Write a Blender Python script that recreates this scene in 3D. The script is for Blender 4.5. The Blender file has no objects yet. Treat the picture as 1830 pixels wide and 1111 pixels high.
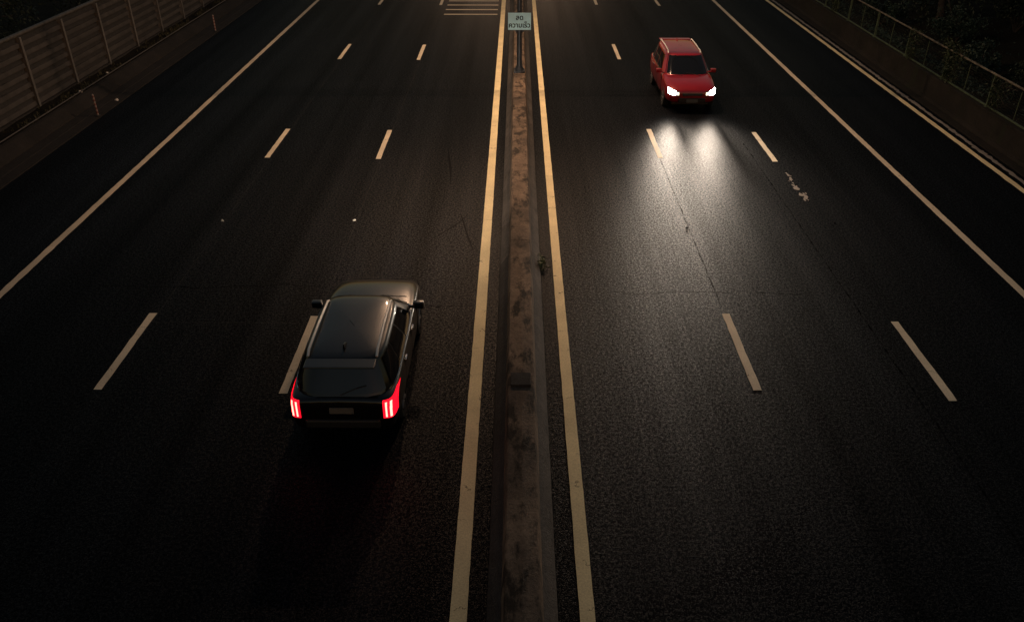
import bpy, bmesh, math, random
from mathutils import Vector, Matrix

C = bpy.context.scene
COL = C.collection
PI = math.pi
R = math.radians

# ------------------------------------------------------------------ camera
cam_d = bpy.data.cameras.new("camera")
cam = bpy.data.objects.new("camera", cam_d)
COL.objects.link(cam)
cam_d.sensor_width = 36.0
cam_d.lens = 28.52
cam_d.clip_end = 2000
CAM_H = 9.13
cam.location = (0, 0, CAM_H)
cam.rotation_euler = (R(90 - 31.4), 0, R(0.337))
C.camera = cam

# ------------------------------------------------------------------ sky (late night: almost nothing left of it)
W = bpy.data.worlds.new("World")
C.world = W
W.use_nodes = True
wn = W.node_tree
bg = wn.nodes["Background"]
sky = wn.nodes.new("ShaderNodeTexSky")
sky.sky_type = 'NISHITA'
sky.sun_disc = False
sky.sun_elevation = R(0.6)
sky.sun_rotation = R(150)
wn.links.new(sky.outputs[0], bg.inputs[0])
bg.inputs[1].default_value = 0.15

C.view_settings.view_transform = 'Standard'
C.view_settings.look = 'None'
C.view_settings.exposure = 0
C.view_settings.gamma = 1
C.view_settings.use_curve_mapping = False

LAMP_COL = (1.0, 0.62, 0.38)
LAMP_W = 40.0          # watts of each street luminaire (shaped by its photometric curve)
HEAD_W = 78.0
TAIL_W = 3.0

# ------------------------------------------------------------------ helpers
def tag(o, label=None, cat=None, group=None, kind=None):
    if label: o['label'] = label
    if cat: o['category'] = cat
    if group: o['group'] = group
    if kind: o['kind'] = kind
    return o

def empty(name, loc, label, cat, group=None, rz=0):
    o = bpy.data.objects.new(name, None)
    o.empty_display_size = 0.2
    COL.objects.link(o)
    o.location = loc
    o.rotation_euler = (0, 0, rz)
    return tag(o, label, cat, group)

def link(name, me, mat=None, parent=None):
    o = bpy.data.objects.new(name, me)
    COL.objects.link(o)
    if mat is not None and len(me.materials) == 0:
        me.materials.append(mat)
    if parent: o.parent = parent
    return o

class MB:
    """collects simple solids into one mesh"""
    def __init__(s):
        s.v = []; s.f = []
    def add(s, vs, fs):
        n = len(s.v)
        s.v += [tuple(v) for v in vs]
        s.f += [tuple(i + n for i in f) for f in fs]
        return s
    def box(s, c, d, rz=0, rx=0, ry=0):
        x, y, z = d[0]/2, d[1]/2, d[2]/2
        vs = [Vector(p) for p in ((-x,-y,-z),(x,-y,-z),(x,y,-z),(-x,y,-z),(-x,-y,z),(x,-y,z),(x,y,z),(-x,y,z))]
        M = Matrix.Translation(c) @ Matrix.Rotation(rz,4,'Z') @ Matrix.Rotation(ry,4,'Y') @ Matrix.Rotation(rx,4,'X')
        return s.add([M @ v for v in vs], [(0,3,2,1),(4,5,6,7),(0,1,5,4),(1,2,6,5),(2,3,7,6),(3,0,4,7)])
    def tube(s, pts, r, n=10, caps=True):
        pts = [Vector(p) for p in pts]
        rs = r if isinstance(r, (list, tuple)) else [r]*len(pts)
        vs = []; fs = []
        for i, p in enumerate(pts):
            a = pts[max(i-1,0)]; b = pts[min(i+1,len(pts)-1)]
            t = (b-a).normalized()
            u = Vector((0,0,1)) if abs(t.z) < .9 else Vector((1,0,0))
            e1 = t.cross(u).normalized(); e2 = t.cross(e1).normalized()
            for k in range(n):
                q = 2*PI*k/n
                vs.append(p + (e1*math.cos(q) + e2*math.sin(q))*rs[i])
        for i in range(len(pts)-1):
            for k in range(n):
                fs.append((i*n+k, i*n+(k+1)%n, (i+1)*n+(k+1)%n, (i+1)*n+k))
        if caps:
            fs.append(tuple(range(n))[::-1]); fs.append(tuple(range((len(pts)-1)*n, len(pts)*n)))
        return s.add(vs, fs)
    def lathe(s, prof, M, n=24):
        """prof: (radius, axial) pairs, axis = local Z of M"""
        vs = []; fs = []
        for r, a in prof:
            for k in range(n):
                q = 2*PI*k/n
                vs.append(M @ Vector((r*math.cos(q), r*math.sin(q), a)))
        for i in range(len(prof)-1):
            for k in range(n):
                fs.append((i*n+k, i*n+(k+1)%n, (i+1)*n+(k+1)%n, (i+1)*n+k))
        fs.append(tuple(range(n))[::-1]); fs.append(tuple(range((len(prof)-1)*n, len(prof)*n)))
        return s.add(vs, fs)
    def grid(s, fn, nu, nv, flip=False):
        vs = [fn(i/nu, j/nv) for j in range(nv+1) for i in range(nu+1)]
        fs = []
        for j in range(nv):
            for i in range(nu):
                a = j*(nu+1)+i
                q = (a, a+1, a+nu+2, a+nu+1)
                fs.append(q[::-1] if flip else q)
        return s.add(vs, fs)
    def mesh(s, name, smooth=False, bevel=0.0, seg=2):
        me = bpy.data.meshes.new(name)
        me.from_pydata([tuple(v) for v in s.v], [], s.f)
        bm = bmesh.new(); bm.from_mesh(me)
        bmesh.ops.recalc_face_normals(bm, faces=bm.faces)
        if bevel:
            es = [e for e in bm.edges if len(e.link_faces) == 2 and e.calc_face_angle(0) > R(35)]
            bmesh.ops.bevel(bm, geom=es, offset=bevel, segments=seg, affect='EDGES', profile=.5, clamp_overlap=True)
        if smooth:
            for f in bm.faces: f.smooth = True
            for e in bm.edges:
                if len(e.link_faces) == 2 and e.calc_face_angle(0) > R(40): e.smooth = False
        bm.to_mesh(me); bm.free()
        return me
    def build(s, name, mat, parent=None, smooth=False, bevel=0.0, seg=2):
        return link(name, s.mesh(name, smooth, bevel, seg), mat, parent)

def copy_tree(o, parent=None):
    c = o.copy(); COL.objects.link(c)
    c.parent = parent
    for ch in o.children: copy_tree(ch, c)
    return c

def sheet(x0, x1, y0, y1, z, nx, ny):
    m = MB()
    m.grid(lambda u, v: (x0+(x1-x0)*u, y0+(y1-y0)*v, z), nx, ny)
    return m

# ------------------------------------------------------------------ materials
def newmat(name):
    m = bpy.data.materials.new(name); m.use_nodes = True
    nt = m.node_tree
    return m, nt, nt.nodes["Principled BSDF"]

def N(nt, typ, **kw):
    n = nt.nodes.new(typ)
    for k, v in kw.items():
        if k.startswith('i_'):
            n.inputs[k[2:].replace('_', ' ')].default_value = v
        else: setattr(n, k, v)
    return n

def ramp(nt, fac, stops):
    r = nt.nodes.new("ShaderNodeValToRGB")
    el = r.color_ramp.elements
    while len(el) > 1: el.remove(el[-1])
    el[0].position = stops[0][0]
    c = stops[0][1]; el[0].color = (c, c, c, 1) if not isinstance(c, tuple) else (*c, 1)
    for p, c in stops[1:]:
        e = el.new(p); e.color = (c, c, c, 1) if not isinstance(c, tuple) else (*c, 1)
    nt.links.new(fac, r.inputs[0])
    return r.outputs[0]

def math_(nt, op, a, b=None, c=None, clamp=False):
    n = nt.nodes.new("ShaderNodeMath"); n.operation = op; n.use_clamp = clamp
    for i, x in enumerate((a, b, c)):
        if x is None: continue
        if isinstance(x, (int, float)): n.inputs[i].default_value = x
        else: nt.links.new(x, n.inputs[i])
    return n.outputs[0]

def mixc(nt, fac, a, b, mode='MIX'):
    n = nt.nodes.new("ShaderNodeMix"); n.data_type = 'RGBA'; n.blend_type = mode
    for idx, x in ((0, fac), (6, a), (7, b)):
        if isinstance(x, (int, float)): n.inputs[idx].default_value = x
        elif isinstance(x, tuple): n.inputs[idx].default_value = (*x, 1)
        else: nt.links.new(x, n.inputs[idx])
    return n.outputs[2]

def noise(nt, vec, scale, detail=4, rough=.55, dim='3D'):
    n = nt.nodes.new("ShaderNodeTexNoise"); n.inputs['Scale'].default_value = scale
    n.inputs['Detail'].default_value = detail; n.inputs['Roughness'].default_value = rough
    if vec is not None: nt.links.new(vec, n.inputs['Vector'])
    return n.outputs[0]

def mapping(nt, vec, scale=(1,1,1), loc=(0,0,0)):
    n = nt.nodes.new("ShaderNodeMapping"); n.inputs['Scale'].default_value = scale; n.inputs['Location'].default_value = loc
    nt.links.new(vec, n.inputs['Vector']); return n.outputs[0]

def wpos(nt):
    return nt.nodes.new("ShaderNodeNewGeometry").outputs['Position']

def bump(nt, bs, h, strength, dist=.01):
    b = nt.nodes.new("ShaderNodeBump"); b.inputs['Strength'].default_value = strength; b.inputs['Distance'].default_value = dist
    nt.links.new(h, b.inputs['Height']); nt.links.new(b.outputs[0], bs.inputs['Normal'])

def plain(name, col, rough=.5, metal=0, coat=0, vary=.25, scale=8, spec=.5, bumps=0):
    """single-colour material broken up by a little noise"""
    m, nt, bs = newmat(name)
    oc = nt.nodes.new("ShaderNodeTexCoord").outputs['Object']
    n = noise(nt, oc, scale, 5)
    lo = tuple(c*(1-vary) for c in col); hi = tuple(min(1, c*(1+vary)) for c in col)
    nt.links.new(ramp(nt, n, [(.3, lo), (.7, hi)]), bs.inputs['Base Color'])
    bs.inputs['Roughness'].default_value = rough; bs.inputs['Metallic'].default_value = metal
    bs.inputs['Coat Weight'].default_value = coat; bs.inputs['Specular IOR Level'].default_value = spec
    if bumps: bump(nt, bs, noise(nt, oc, scale*4, 4), bumps, .01)
    return m

def emit(name, col, strength, base=(.02,.02,.02)):
    m, nt, bs = newmat(name)
    bs.inputs['Base Color'].default_value = (*base, 1)
    bs.inputs['Emission Color'].default_value = (*col, 1)
    bs.inputs['Emission Strength'].default_value = strength
    bs.inputs['Roughness'].default_value = .15
    return m

def mat_asphalt():
    m, nt, bs = newmat("asphalt")
    p = wpos(nt)
    sx = nt.nodes.new("ShaderNodeSeparateXYZ"); nt.links.new(p, sx.inputs[0])
    X, Y = sx.outputs[0], sx.outputs[1]
    fine = noise(nt, p, 38, 3, .7)
    grit = noise(nt, p, 95, 2, .7)
    vor = N(nt, "ShaderNodeTexVoronoi"); vor.inputs['Scale'].default_value = 55
    nt.links.new(p, vor.inputs['Vector'])
    big = noise(nt, p, .35, 4)
    track = noise(nt, mapping(nt, p, (1.2, .03, 1)), 1.0, 3)
    base = ramp(nt, fine, [(.32, (.0010,.0013,.0020)), (.52, (.0028,.0036,.0051)), (.70, (.0080,.0097,.0123))])
    base = mixc(nt, 1.0, base, ramp(nt, big, [(.3, .8), (.7, 1.15)]), 'MULTIPLY')
    base = mixc(nt, 1.0, base, ramp(nt, track, [(.32, .6), (.68, 1.35)]), 'MULTIPLY')
    # scattered pale stones
    spec = ramp(nt, grit, [(.72, 0.0), (.80, 1.0)])
    base = mixc(nt, math_(nt, 'MULTIPLY', spec, .5), base, (.055,.052,.050))
    # newer, darker paving right of the long seam
    newer = math_(nt, 'GREATER_THAN', X, 7.40)
    base = mixc(nt, math_(nt, 'MULTIPLY', newer, .45), base, (.0035,.0042,.0055))
    # seams and cracks
    wob = math_(nt, 'MULTIPLY', math_(nt, 'SUBTRACT', noise(nt, p, .9, 6, .65), .5), .5)
    wob2 = math_(nt, 'MULTIPLY', math_(nt, 'SUBTRACT', noise(nt, p, 2.2, 5, .7), .5), .10)
    def vline(x0, w, y0, y1, wb):
        d = math_(nt, 'ABSOLUTE', math_(nt, 'SUBTRACT', math_(nt, 'ADD', X, wb), x0))
        a = math_(nt, 'LESS_THAN', d, w)
        a = math_(nt, 'MULTIPLY', a, math_(nt, 'GREATER_THAN', Y, y0))
        return math_(nt, 'MULTIPLY', a, math_(nt, 'LESS_THAN', Y, y1))
    def hline(y0, w, x0, x1, wb):
        d = math_(nt, 'ABSOLUTE', math_(nt, 'SUBTRACT', math_(nt, 'ADD', Y, wb), y0))
        a = math_(nt, 'LESS_THAN', d, w)
        a = math_(nt, 'MULTIPLY', a, math_(nt, 'GREATER_THAN', X, x0))
        return math_(nt, 'MULTIPLY', a, math_(nt, 'LESS_THAN', X, x1))
    cr = vline(7.40, .020, -30, 25.5, wob2)
    for c in (vline(4.47, .016, 15.2, 24.0, wob2), hline(15.75, .016, 2.2, 6.9, wob), hline(16.0, .014, -9.5, -4.4, wob), hline(15.2, .016, -3.2, -1.0, wob),
              hline(15.4, .014, 1.1, 2.0, wob)):
        cr = math_(nt, 'MAXIMUM', cr, c)
    cr = math_(nt, 'MULTIPLY', cr, ramp(nt, noise(nt, p, 3.1, 4, .7), [(.36, .15), (.58, .95)]))
    base = mixc(nt, math_(nt, 'MULTIPLY', cr, .85), base, (.002,.002,.002))
    # faint pale joints along the lane lines of the left carriageway
    pj = math_(nt, 'MAXIMUM', vline(-4.22, .012, 14, 60, 0.0), vline(-7.70, .012, 14, 60, 0.0))
    pj = math_(nt, 'MAXIMUM', pj, hline(14.45, .015, -7.6, -4.6, wob2))
    base = mixc(nt, math_(nt, 'MULTIPLY', pj, .35), base, (.03,.029,.027))
    nt.links.new(base, bs.inputs['Base Color'])
    aggr = math_(nt, 'ADD', math_(nt, 'MULTIPLY', noise(nt, p, 46, 2, .6), .62), math_(nt, 'MULTIPLY', noise(nt, p, 18, 2, .6), .38))
    sp_ = ramp(nt, aggr, [(.42, .005), (.51, .035), (.60, .21)])
    sp_ = math_(nt, 'MULTIPLY', sp_, math_(nt, 'SUBTRACT', 1.0, cr))
    sp_ = math_(nt, 'MULTIPLY', sp_, ramp(nt, track, [(.32, .65), (.68, 1.25)]))
    nt.links.new(sp_, bs.inputs['Specular IOR Level'])
    rr = ramp(nt, fine, [(.3, .62), (.7, .48)])
    nt.links.new(rr, bs.inputs['Roughness'])
    h = math_(nt, 'ADD', math_(nt, 'MULTIPLY', fine, .7), math_(nt, 'MULTIPLY', vor.outputs[0], .6))
    h = math_(nt, 'SUBTRACT', h, math_(nt, 'MULTIPLY', cr, 1.2))
    bump(nt, bs, h, .6, .009)
    return m

def mat_paint(name, col, wear=.5):
    """road paint: grain, grime, fine cracks"""
    m, nt, bs = newmat(name)
    p = wpos(nt)
    n1 = noise(nt, p, 1.1, 5); n2 = noise(nt, p, 34, 4, .7)
    tr = noise(nt, mapping(nt, p, (2.2, 6.0, 1)), 1.0, 4, .6)
    base = mixc(nt, 1.0, col, ramp(nt, n1, [(.3, .8), (.7, 1.05)]), 'MULTIPLY')
    base = mixc(nt, 1.0, base, ramp(nt, n2, [(.25, .72), (.6, 1.05)]), 'MULTIPLY')
    base = mixc(nt, ramp(nt, n2, [(.70 - .08*wear, 0.0), (.80, .75)]), base, (.03,.028,.026))
    # short cross cracks
    sx = nt.nodes.new("ShaderNodeSeparateXYZ"); nt.links.new(p, sx.inputs[0])
    t = math_(nt, 'ADD', math_(nt, 'MULTIPLY', sx.outputs[1], 1.3), math_(nt, 'MULTIPLY', noise(nt, p, 1.6, 5, .7), 1.1))
    cm = math_(nt, 'LESS_THAN', math_(nt, 'FRACT', t), .022)
    cm = math_(nt, 'MULTIPLY', cm, ramp(nt, noise(nt, mapping(nt, p, (5.5, .9, 1)), 1.0, 2), [(.50, 0.0), (.58, .75)]))
    base = mixc(nt, cm, base, (.03,.025,.02))
    nt.links.new(base, bs.inputs['Base Color'])
    bs.inputs['Roughness'].default_value = .75; bs.inputs['Specular IOR Level'].default_value = .25
    bump(nt, bs, n2, .35, .006)
    return m

def mat_concrete(name, a, b, stain=.6, vertical=False, rough=.9, stain_col=(.02,.016,.012), thr=.56):
    m, nt, bs = newmat(name)
    p = wpos(nt)
    n1 = noise(nt, p, .8, 6, .6); n2 = noise(nt, p, 26, 4, .7); n3 = noise(nt, p, 5, 5, .65)
    base = ramp(nt, n1, [(.3, a), (.7, b)])
    base = mixc(nt, 1.0, base, ramp(nt, n2, [(.28, .55), (.5, .95), (.75, 1.3)]), 'MULTIPLY')
    base = mixc(nt, 1.0, base, ramp(nt, n3, [(.3, .7), (.65, 1.1)]), 'MULTIPLY')
    if vertical:
        st = noise(nt, mapping(nt, p, (1, 2.6, .25)), 1.0, 5, .65)
    else:
        st = noise(nt, mapping(nt, p, (4.2, 1.7, 1)), 1.0, 5, .66)
    base = mixc(nt, math_(nt, 'MULTIPLY', ramp(nt, st, [(thr, 0.0), (thr+.12, 1.0)]), stain), base, stain_col)
    nt.links.new(base, bs.inputs['Base Color'])
    bs.inputs['Roughness'].default_value = rough; bs.inputs['Specular IOR Level'].default_value = .25
    bump(nt, bs, math_(nt, 'ADD', n2, math_(nt, 'MULTIPLY', n3, .8)), .6, .02)
    return m

def mat_leaf(name, a, b):
    m, nt, bs = newmat(name)
    p = wpos(nt)
    n1 = noise(nt, p, 1.4, 4); n2 = noise(nt, p, 21, 2)
    base = ramp(nt, n1, [(.3, a), (.7, b)])
    base = mixc(nt, 1.0, base, ramp(nt, n2, [(.3, .6), (.7, 1.3)]), 'MULTIPLY')
    nt.links.new(base, bs.inputs['Base Color'])
    bs.inputs['Roughness'].default_value = .6
    bs.inputs['Specular IOR Level'].default_value = .3
    return m

def mat_soil(name, a, b):
    m, nt, bs = newmat(name)
    p = wpos(nt)
    n1 = noise(nt, p, .5, 6, .65); n2 = noise(nt, p, 12, 5, .7)
    base = ramp(nt, n1, [(.3, a), (.7, b)])
    base = mixc(nt, 1.0, base, ramp(nt, n2, [(.3, .5), (.7, 1.4)]), 'MULTIPLY')
    nt.links.new(base, bs.inputs['Base Color'])
    bs.inputs['Roughness'].default_value = 1; bs.inputs['Specular IOR Level'].default_value = .1
    bump(nt, bs, n2, .9, .06)
    return m

ASPH = mat_asphalt()
PAINT_Y = mat_paint("yellow_road_paint", (.84,.715,.42), .3)
PAINT_W = mat_paint("white_road_paint", (.55,.47,.35), .9)
PAINT_D = mat_paint("dash_paint", (.63,.55,.41), .6)
PAINT_OLD = mat_paint("worn_paint", (.26,.235,.205), 1.3)
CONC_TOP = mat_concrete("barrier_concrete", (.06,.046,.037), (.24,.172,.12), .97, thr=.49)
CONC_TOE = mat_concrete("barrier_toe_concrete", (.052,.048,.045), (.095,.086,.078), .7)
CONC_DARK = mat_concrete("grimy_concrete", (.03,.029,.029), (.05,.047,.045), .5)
GUTTER = mat_concrete("gutter_concrete", (.011,.010,.0095), (.020,.0175,.016), .6)
KERB = mat_concrete("kerb_concrete", (.009,.0085,.008), (.024,.021,.019), .85, True)
RWALL = mat_concrete("mossy_wall_concrete", (.008,.0075,.0065), (.021,.018,.015), .9, True, stain_col=(.012,.016,.008))
SOIL = mat_soil("dark_soil", (.006,.006,.005), (.016,.014,.011))
LEAF_D = mat_leaf("dark_leaf", (.009,.017,.010), (.022,.034,.018))
LEAF_T = mat_leaf("teal_leaf", (.012,.028,.021), (.028,.05,.036))
LEAF_G = mat_leaf("weed_leaf", (.05,.075,.025), (.09,.12,.045))
GRASS = mat_leaf("verge_grass", (.035,.038,.018), (.085,.075,.04))
BARK = plain("bark", (.025,.020,.017), .9, vary=.4, bumps=.6)
STEEL_D = plain("dark_painted_steel", (.022,.026,.032), .45, .3, vary=.35)
STEEL_G = plain("galvanised_steel", (.08,.076,.072), .6, .25, vary=.3)
POST_G = plain("wall_post_steel", (.13,.125,.12), .6, .1, vary=.2)
WIRE = plain("fence_wire", (.02,.024,.016), .7, .1, vary=.3)
VINE = mat_leaf("vine_leaf", (.014,.024,.010), (.032,.048,.018))
def vary_by_object(m, amt):
    nt = m.node_tree; bs = nt.nodes["Principled BSDF"]
    src = bs.inputs['Base Color'].links[0].from_socket
    oi = nt.nodes.new("ShaderNodeObjectInfo").outputs['Random']
    st = noise(nt, mapping(nt, wpos(nt), (.6, 1.6, .35)), 1.0, 5, .65)
    f = math_(nt, 'ADD', math_(nt, 'MULTIPLY', oi, amt), ramp(nt, st, [(.3, .62), (.7, 1.05)]))
    n = nt.nodes.new("ShaderNodeVectorMath"); n.operation = 'SCALE'
    nt.links.new(src, n.inputs[0]); nt.links.new(f, n.inputs['Scale']); nt.links.new(n.outputs[0], bs.inputs['Base Color'])
DARK_STRIP = plain("dark_strip_sheet", (.024,.024,.025), .85, 0, vary=.3)  # darker sheet on the recessed strips of the noise wall
SHEET = plain("noise_wall_sheet", (.052,.047,.045), .7, .1, vary=.3, scale=2.5)
vary_by_object(SHEET, .25); vary_by_object(POST_G, .25)
GREEN = plain("green_fence_paint", (.05,.075,.042), .6, .1, vary=.45, scale=6)
RAIL = plain("rusty_rail", (.11,.095,.07), .7, .2, vary=.6, scale=3)
SIGN_FACE = plain("sign_face", (.48,.74,.79), .55, 0, vary=.14, scale=3)
SIGN_INK = plain("sign_ink", (.003,.005,.007), .8, vary=.1, spec=.1)
DELIN_W = plain("delineator_pale", (.22,.17,.15), .6, vary=.2)
DELIN_R = plain("delineator_red", (.12,.04,.035), .6, vary=.2)
RUBBER = plain("rubber", (.012,.012,.012), .8, vary=.2)
ALLOY = plain("alloy", (.45,.45,.46), .3, .9, vary=.1)
SILVER = plain("satin_silver", (.75,.74,.72), .5, .35, vary=.05)
CHROME = plain("chrome", (.75,.75,.76), .12, 1, vary=.05)
GLASS = plain("tinted_glass", (.006,.007,.009), .05, 0, .0, vary=.1, spec=.7)
PLASTIC = plain("black_plastic", (.012,.012,.013), .5, vary=.2)
RED_PAINT = plain("red_car_paint", (.26,.006,.013), .32, .2, 1.0, vary=.06, scale=3)
BLACK_PAINT = plain("black_car_paint", (.003,.0032,.0045), .3, .1, .6, vary=.1, scale=3)
HEAD_HOT = emit("headlamp_glow", (1,.98,.93), 30)
HEAD_WARM = emit("side_lamp_glow", (1,.80,.55), 4)
LENS = plain("clear_lens", (.35,.36,.38), .06, .6, 1.0, vary=.1)
TAIL_RED = emit("tail_lens_glow", (1,.005,.02), 1.6, (.25,.005,.01))
TAIL_HOT = emit("tail_led_glow", (1,.12,.09), 9, (.25,.02,.02))
TAIL_DIM = plain("tail_lens", (.12,.004,.006), .1, 0, 1.0, vary=.1)
PLATE = plain("plate_white", (.10,.10,.095), .5, vary=.08)
LAMP_LENS = emit("street_lamp_lens", LAMP_COL, 60)
LITTER = plain("litter_pale", (.6,.55,.48), .7, vary=.2)
TAR = plain("tar_patch", (.0040,.0042,.005), .8, vary=.4, spec=.06)
CABLE = plain("cable_sheath", (.02,.02,.02), .7, vary=.2)

# ------------------------------------------------------------------ ground, road, verges
ground = MB().grid(lambda u, v: (-400+800*u, -200+800*v, -.06), 8, 8).build('ground', SOIL)
tag(ground, kind='structure')

road = sheet(-14.75, 15.0, -40, 160, 0, 4, 20).build('road', ASPH)
tag(road, kind='structure')

rng = random.Random(7)
def stripe(x0, x1, y0, y1, z=.004, ragged=.0, step=.25):
    """a painted stripe with slightly ragged edges"""
    m = MB(); n = max(2, int((y1-y0)/step))
    vs = []
    for i in range(n+1):
        y = y0+(y1-y0)*i/n
        a = rng.gauss(0, ragged); b = rng.gauss(0, ragged)
        vs += [(x0+a, y, z), (x1+b, y, z)]
    m.add(vs, [(2*i, 2*i+1, 2*i+3, 2*i+2) for i in range(n)])
    return m

for a, b in ((-.875, -.645), (.865, 1.07)):
    stripe(a, b, -25, 120, ragged=.0018, step=.22).build('median_line', PAINT_Y, road)
stripe(-11.61, -11.43, -25, 120, ragged=.005, step=.2).build('edge_line', PAINT_W, road)
stripe(11.26, 11.44, -25, 120, ragged=.004, step=.3).build('edge_line', PAINT_D, road)
stripe(14.36, 14.54, -25, 120, ragged=.005, step=.3).build('shoulder_line', PAINT_Y, road)
stripe(14.72, 14.86, -25, 120, ragged=.02, step=.12).build('worn_shoulder_line', PAINT_OLD, road)
for x, off in ((-4.31, 0), (-7.80, .1), (4.50, .15), (8.0, -.15)):
    for k in range(0, 9):
        stripe(x-.078, x+.078, 12.0+off+12*(k-0), 14.72+off+12*k, ragged=.004, step=.2).build('lane_dash', PAINT_D, road)
for y in (45.5, 46.75, 48.0, 49.2, 50.4, 51.6):
    MB().add([(-3.92,y-.11,.004),(-1.05,y-.11,.004),(-1.05,y+.11,.004),(-3.92,y+.11,.004)], [(0,1,2,3)]).build('rumble_bar', PAINT_D, road)
# scraps of an old marking
m = MB()
for i in range(46):
    t = rng.random(); y = 20.9+2.0*t; x = 8.06+rng.gauss(0, .035)+.04*math.sin(9*t)
    if .25 < t < .38: continue
    k = rng.randint(5, 7); r0 = rng.uniform(.012, .055)*(1.4 if t < .5 else .8)
    pts = [(x+math.cos(2*PI*j/k)*r0*rng.uniform(.5,1.1), y+math.sin(2*PI*j/k)*r0*2.2*rng.uniform(.5,1.1), .004+i*.00002) for j in range(k)]
    m.add(pts, [tuple(range(k))])
m.build('worn_marking', PAINT_OLD, road)
# tyre scuffs left of the median
m = MB()
def scuff(m, pts, w):
    vs = []
    for i, (x, y) in enumerate(pts):
        q = min(i, len(pts)-1-i)/2
        ww = w*min(1, .25+q)
        vs += [(x-ww, y, .0035), (x+ww, y, .0035)]
    m.add(vs, [(2*i, 2*i+1, 2*i+3, 2*i+2) for i in range(len(pts)-1)])
scuff(m, [(-2.2,25.0),(-2.12,24.2),(-2.02,23.4),(-1.95,22.6),(-1.92,22.0)], .035)
scuff(m, [(-2.15,18.4),(-1.8,18.9),(-1.5,19.4),(-1.3,19.9)], .03)
scuff(m, [(-1.5,20.0),(-1.35,19.2),(-1.2,18.4),(-1.05,17.8)], .03)
m.build('tyre_scuff', TAR, road)

def extrude_y(prof, y0, y1, n, jitter=0, seed=1):
    r = random.Random(seed); m = MB(); k = len(prof)
    vs = []
    for i in range(n+1):
        y = y0+(y1-y0)*i/n
        for (x, z) in prof:
            vs.append((x, y, z + (r.uniform(-1,1)*jitter)))
    fs = [(i*k+j, i*k+j+1, (i+1)*k+j+1, (i+1)*k+j) for i in range(n) for j in range(k-1)]
    return m.add(vs, fs)

g = extrude_y([(-14.75,-.02),(-14.77,.025),(-15.15,.035),(-15.17,.05),(-15.55,.06)], -30, 120, 60).build('gutter', GUTTER)
tag(g, kind='structure')
k_ = extrude_y([(-15.55,.0),(-15.60,.09),(-15.98,.34),(-16.10,.36),(-16.12,.2)], -30, 120, 60).build('kerb', KERB)
tag(k_, kind='structure')
v_ = extrude_y([(-16.12,.25),(-16.3,.16),(-16.55,.20),(-16.7,.05),(-17.1,.02),(-17.45,.1),(-19,.1),(-24,.3),(-60,.6)], -30, 160, 240, .03, 3).build('verge_ground', SOIL)
tag(v_, kind='structure')
g2 = extrude_y([(15.0,-.02),(15.0,.03),(15.12,.03),(15.14,-.02),(15.42,-.02),(15.45,.08),(15.55,.12)], -30, 120, 120, .006, 5).build('drain_channel', RWALL)
tag(g2, kind='structure')
# thin kerb pipe line and grass of the left verge
pipe = MB().tube([(-16.42, -30, .26), (-16.42, 120, .26)], .022, 6).build('cable_duct', STEEL_G)
tag(pipe, 'thin grey duct running along the verge behind the left kerb', 'duct')

def blades(m, x, y, z, h, r):
    for _ in range(r.randint(3, 6)):
        a = r.uniform(0, 2*PI); lean = r.uniform(.1, .6)*h; w = r.uniform(.006, .014)
        dx, dy = math.cos(a), math.sin(a)
        b = Vector((x+r.uniform(-.05,.05), y+r.uniform(-.05,.05), z))
        s = Vector((-dy*w, dx*w, 0)); hh = h*r.uniform(.5, 1.1)
        mid = b+Vector((dx*lean*.35, dy*lean*.35, hh*.6)); tip = b+Vector((dx*lean, dy*lean, hh))
        m.add([b-s, b+s, mid+s*.8, mid-s*.8, tip], [(0,1,2,3),(3,2,4)])
m = MB(); r = random.Random(11)
for i in range(5200):
    x = -16.15 - abs(r.gauss(0, .42)); y = r.uniform(12, 62)
    if x < -17.35: continue
    if math.sin(y*1.7)+math.sin(y*.63+1) + r.gauss(0,.7) < -.2: continue
    blades(m, x, y, .08, r.uniform(.05, .22), r)
tag(m.build('grass', GRASS), kind='stuff')

# ------------------------------------------------------------------ median barrier
BX = .095
bar = empty('median_barrier', (BX, 30, 0), 'long stained concrete barrier between the two carriageways', 'barrier')
def barrier_seg(y0, y1, seed, left=CONC_TOE):
    r = random.Random(seed)
    w = r.uniform(-.004, .004)
    top = MB()
    ny = max(4, int((y1-y0)/.4))
    prof = [(-.275,.335),(-.232+w,.70),(-.215,.74),(-.19,.75),(.19,.75),(.215,.74),(.232+w,.70),(.275,.335)]
    vs = []
    for i in range(ny+1):
        y = y0+.008+(y1-y0-.016)*i/ny-30
        for x, z in prof: vs.append((x+r.uniform(-.003,.003), y, z+r.uniform(-.003,.003)))
    k = len(prof)
    fs = [(i*k+j, i*k+j+1, (i+1)*k+j+1, (i+1)*k+j) for i in range(ny) for j in range(k-1)]
    fs += [tuple(range(k)), tuple(range(ny*k, ny*k+k))]
    top.add(vs, fs)
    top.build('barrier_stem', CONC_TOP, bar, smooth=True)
    for s, mt in ((-1, left), (1, CONC_TOE)):
        toe = MB()
        pr = [(.270,.34),(.29,.325),(.455,.10),(.47,.075),(.475,-.01)]
        vs = []
        for i in range(ny+1):
            y = y0+.004+(y1-y0-.008)*i/ny-30
            for x, z in pr: vs.append((s*(x+r.uniform(-.004,.004)), y, z+r.uniform(-.004,.004)))
        k = len(pr)
        toe.add(vs, [(i*k+j, i*k+j+1, (i+1)*k+j+1, (i+1)*k+j) for i in range(ny) for j in range(k-1)])
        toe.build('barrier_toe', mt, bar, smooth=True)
ys = [-22, -10, 1.5, 16.9, 27.9, 40, 52, 64, 76, 88, 100]
for i in range(len(ys)-1):
    barrier_seg(ys[i], ys[i+1], i+1, CONC_DARK if ys[i] < 16 else CONC_TOE)
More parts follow.
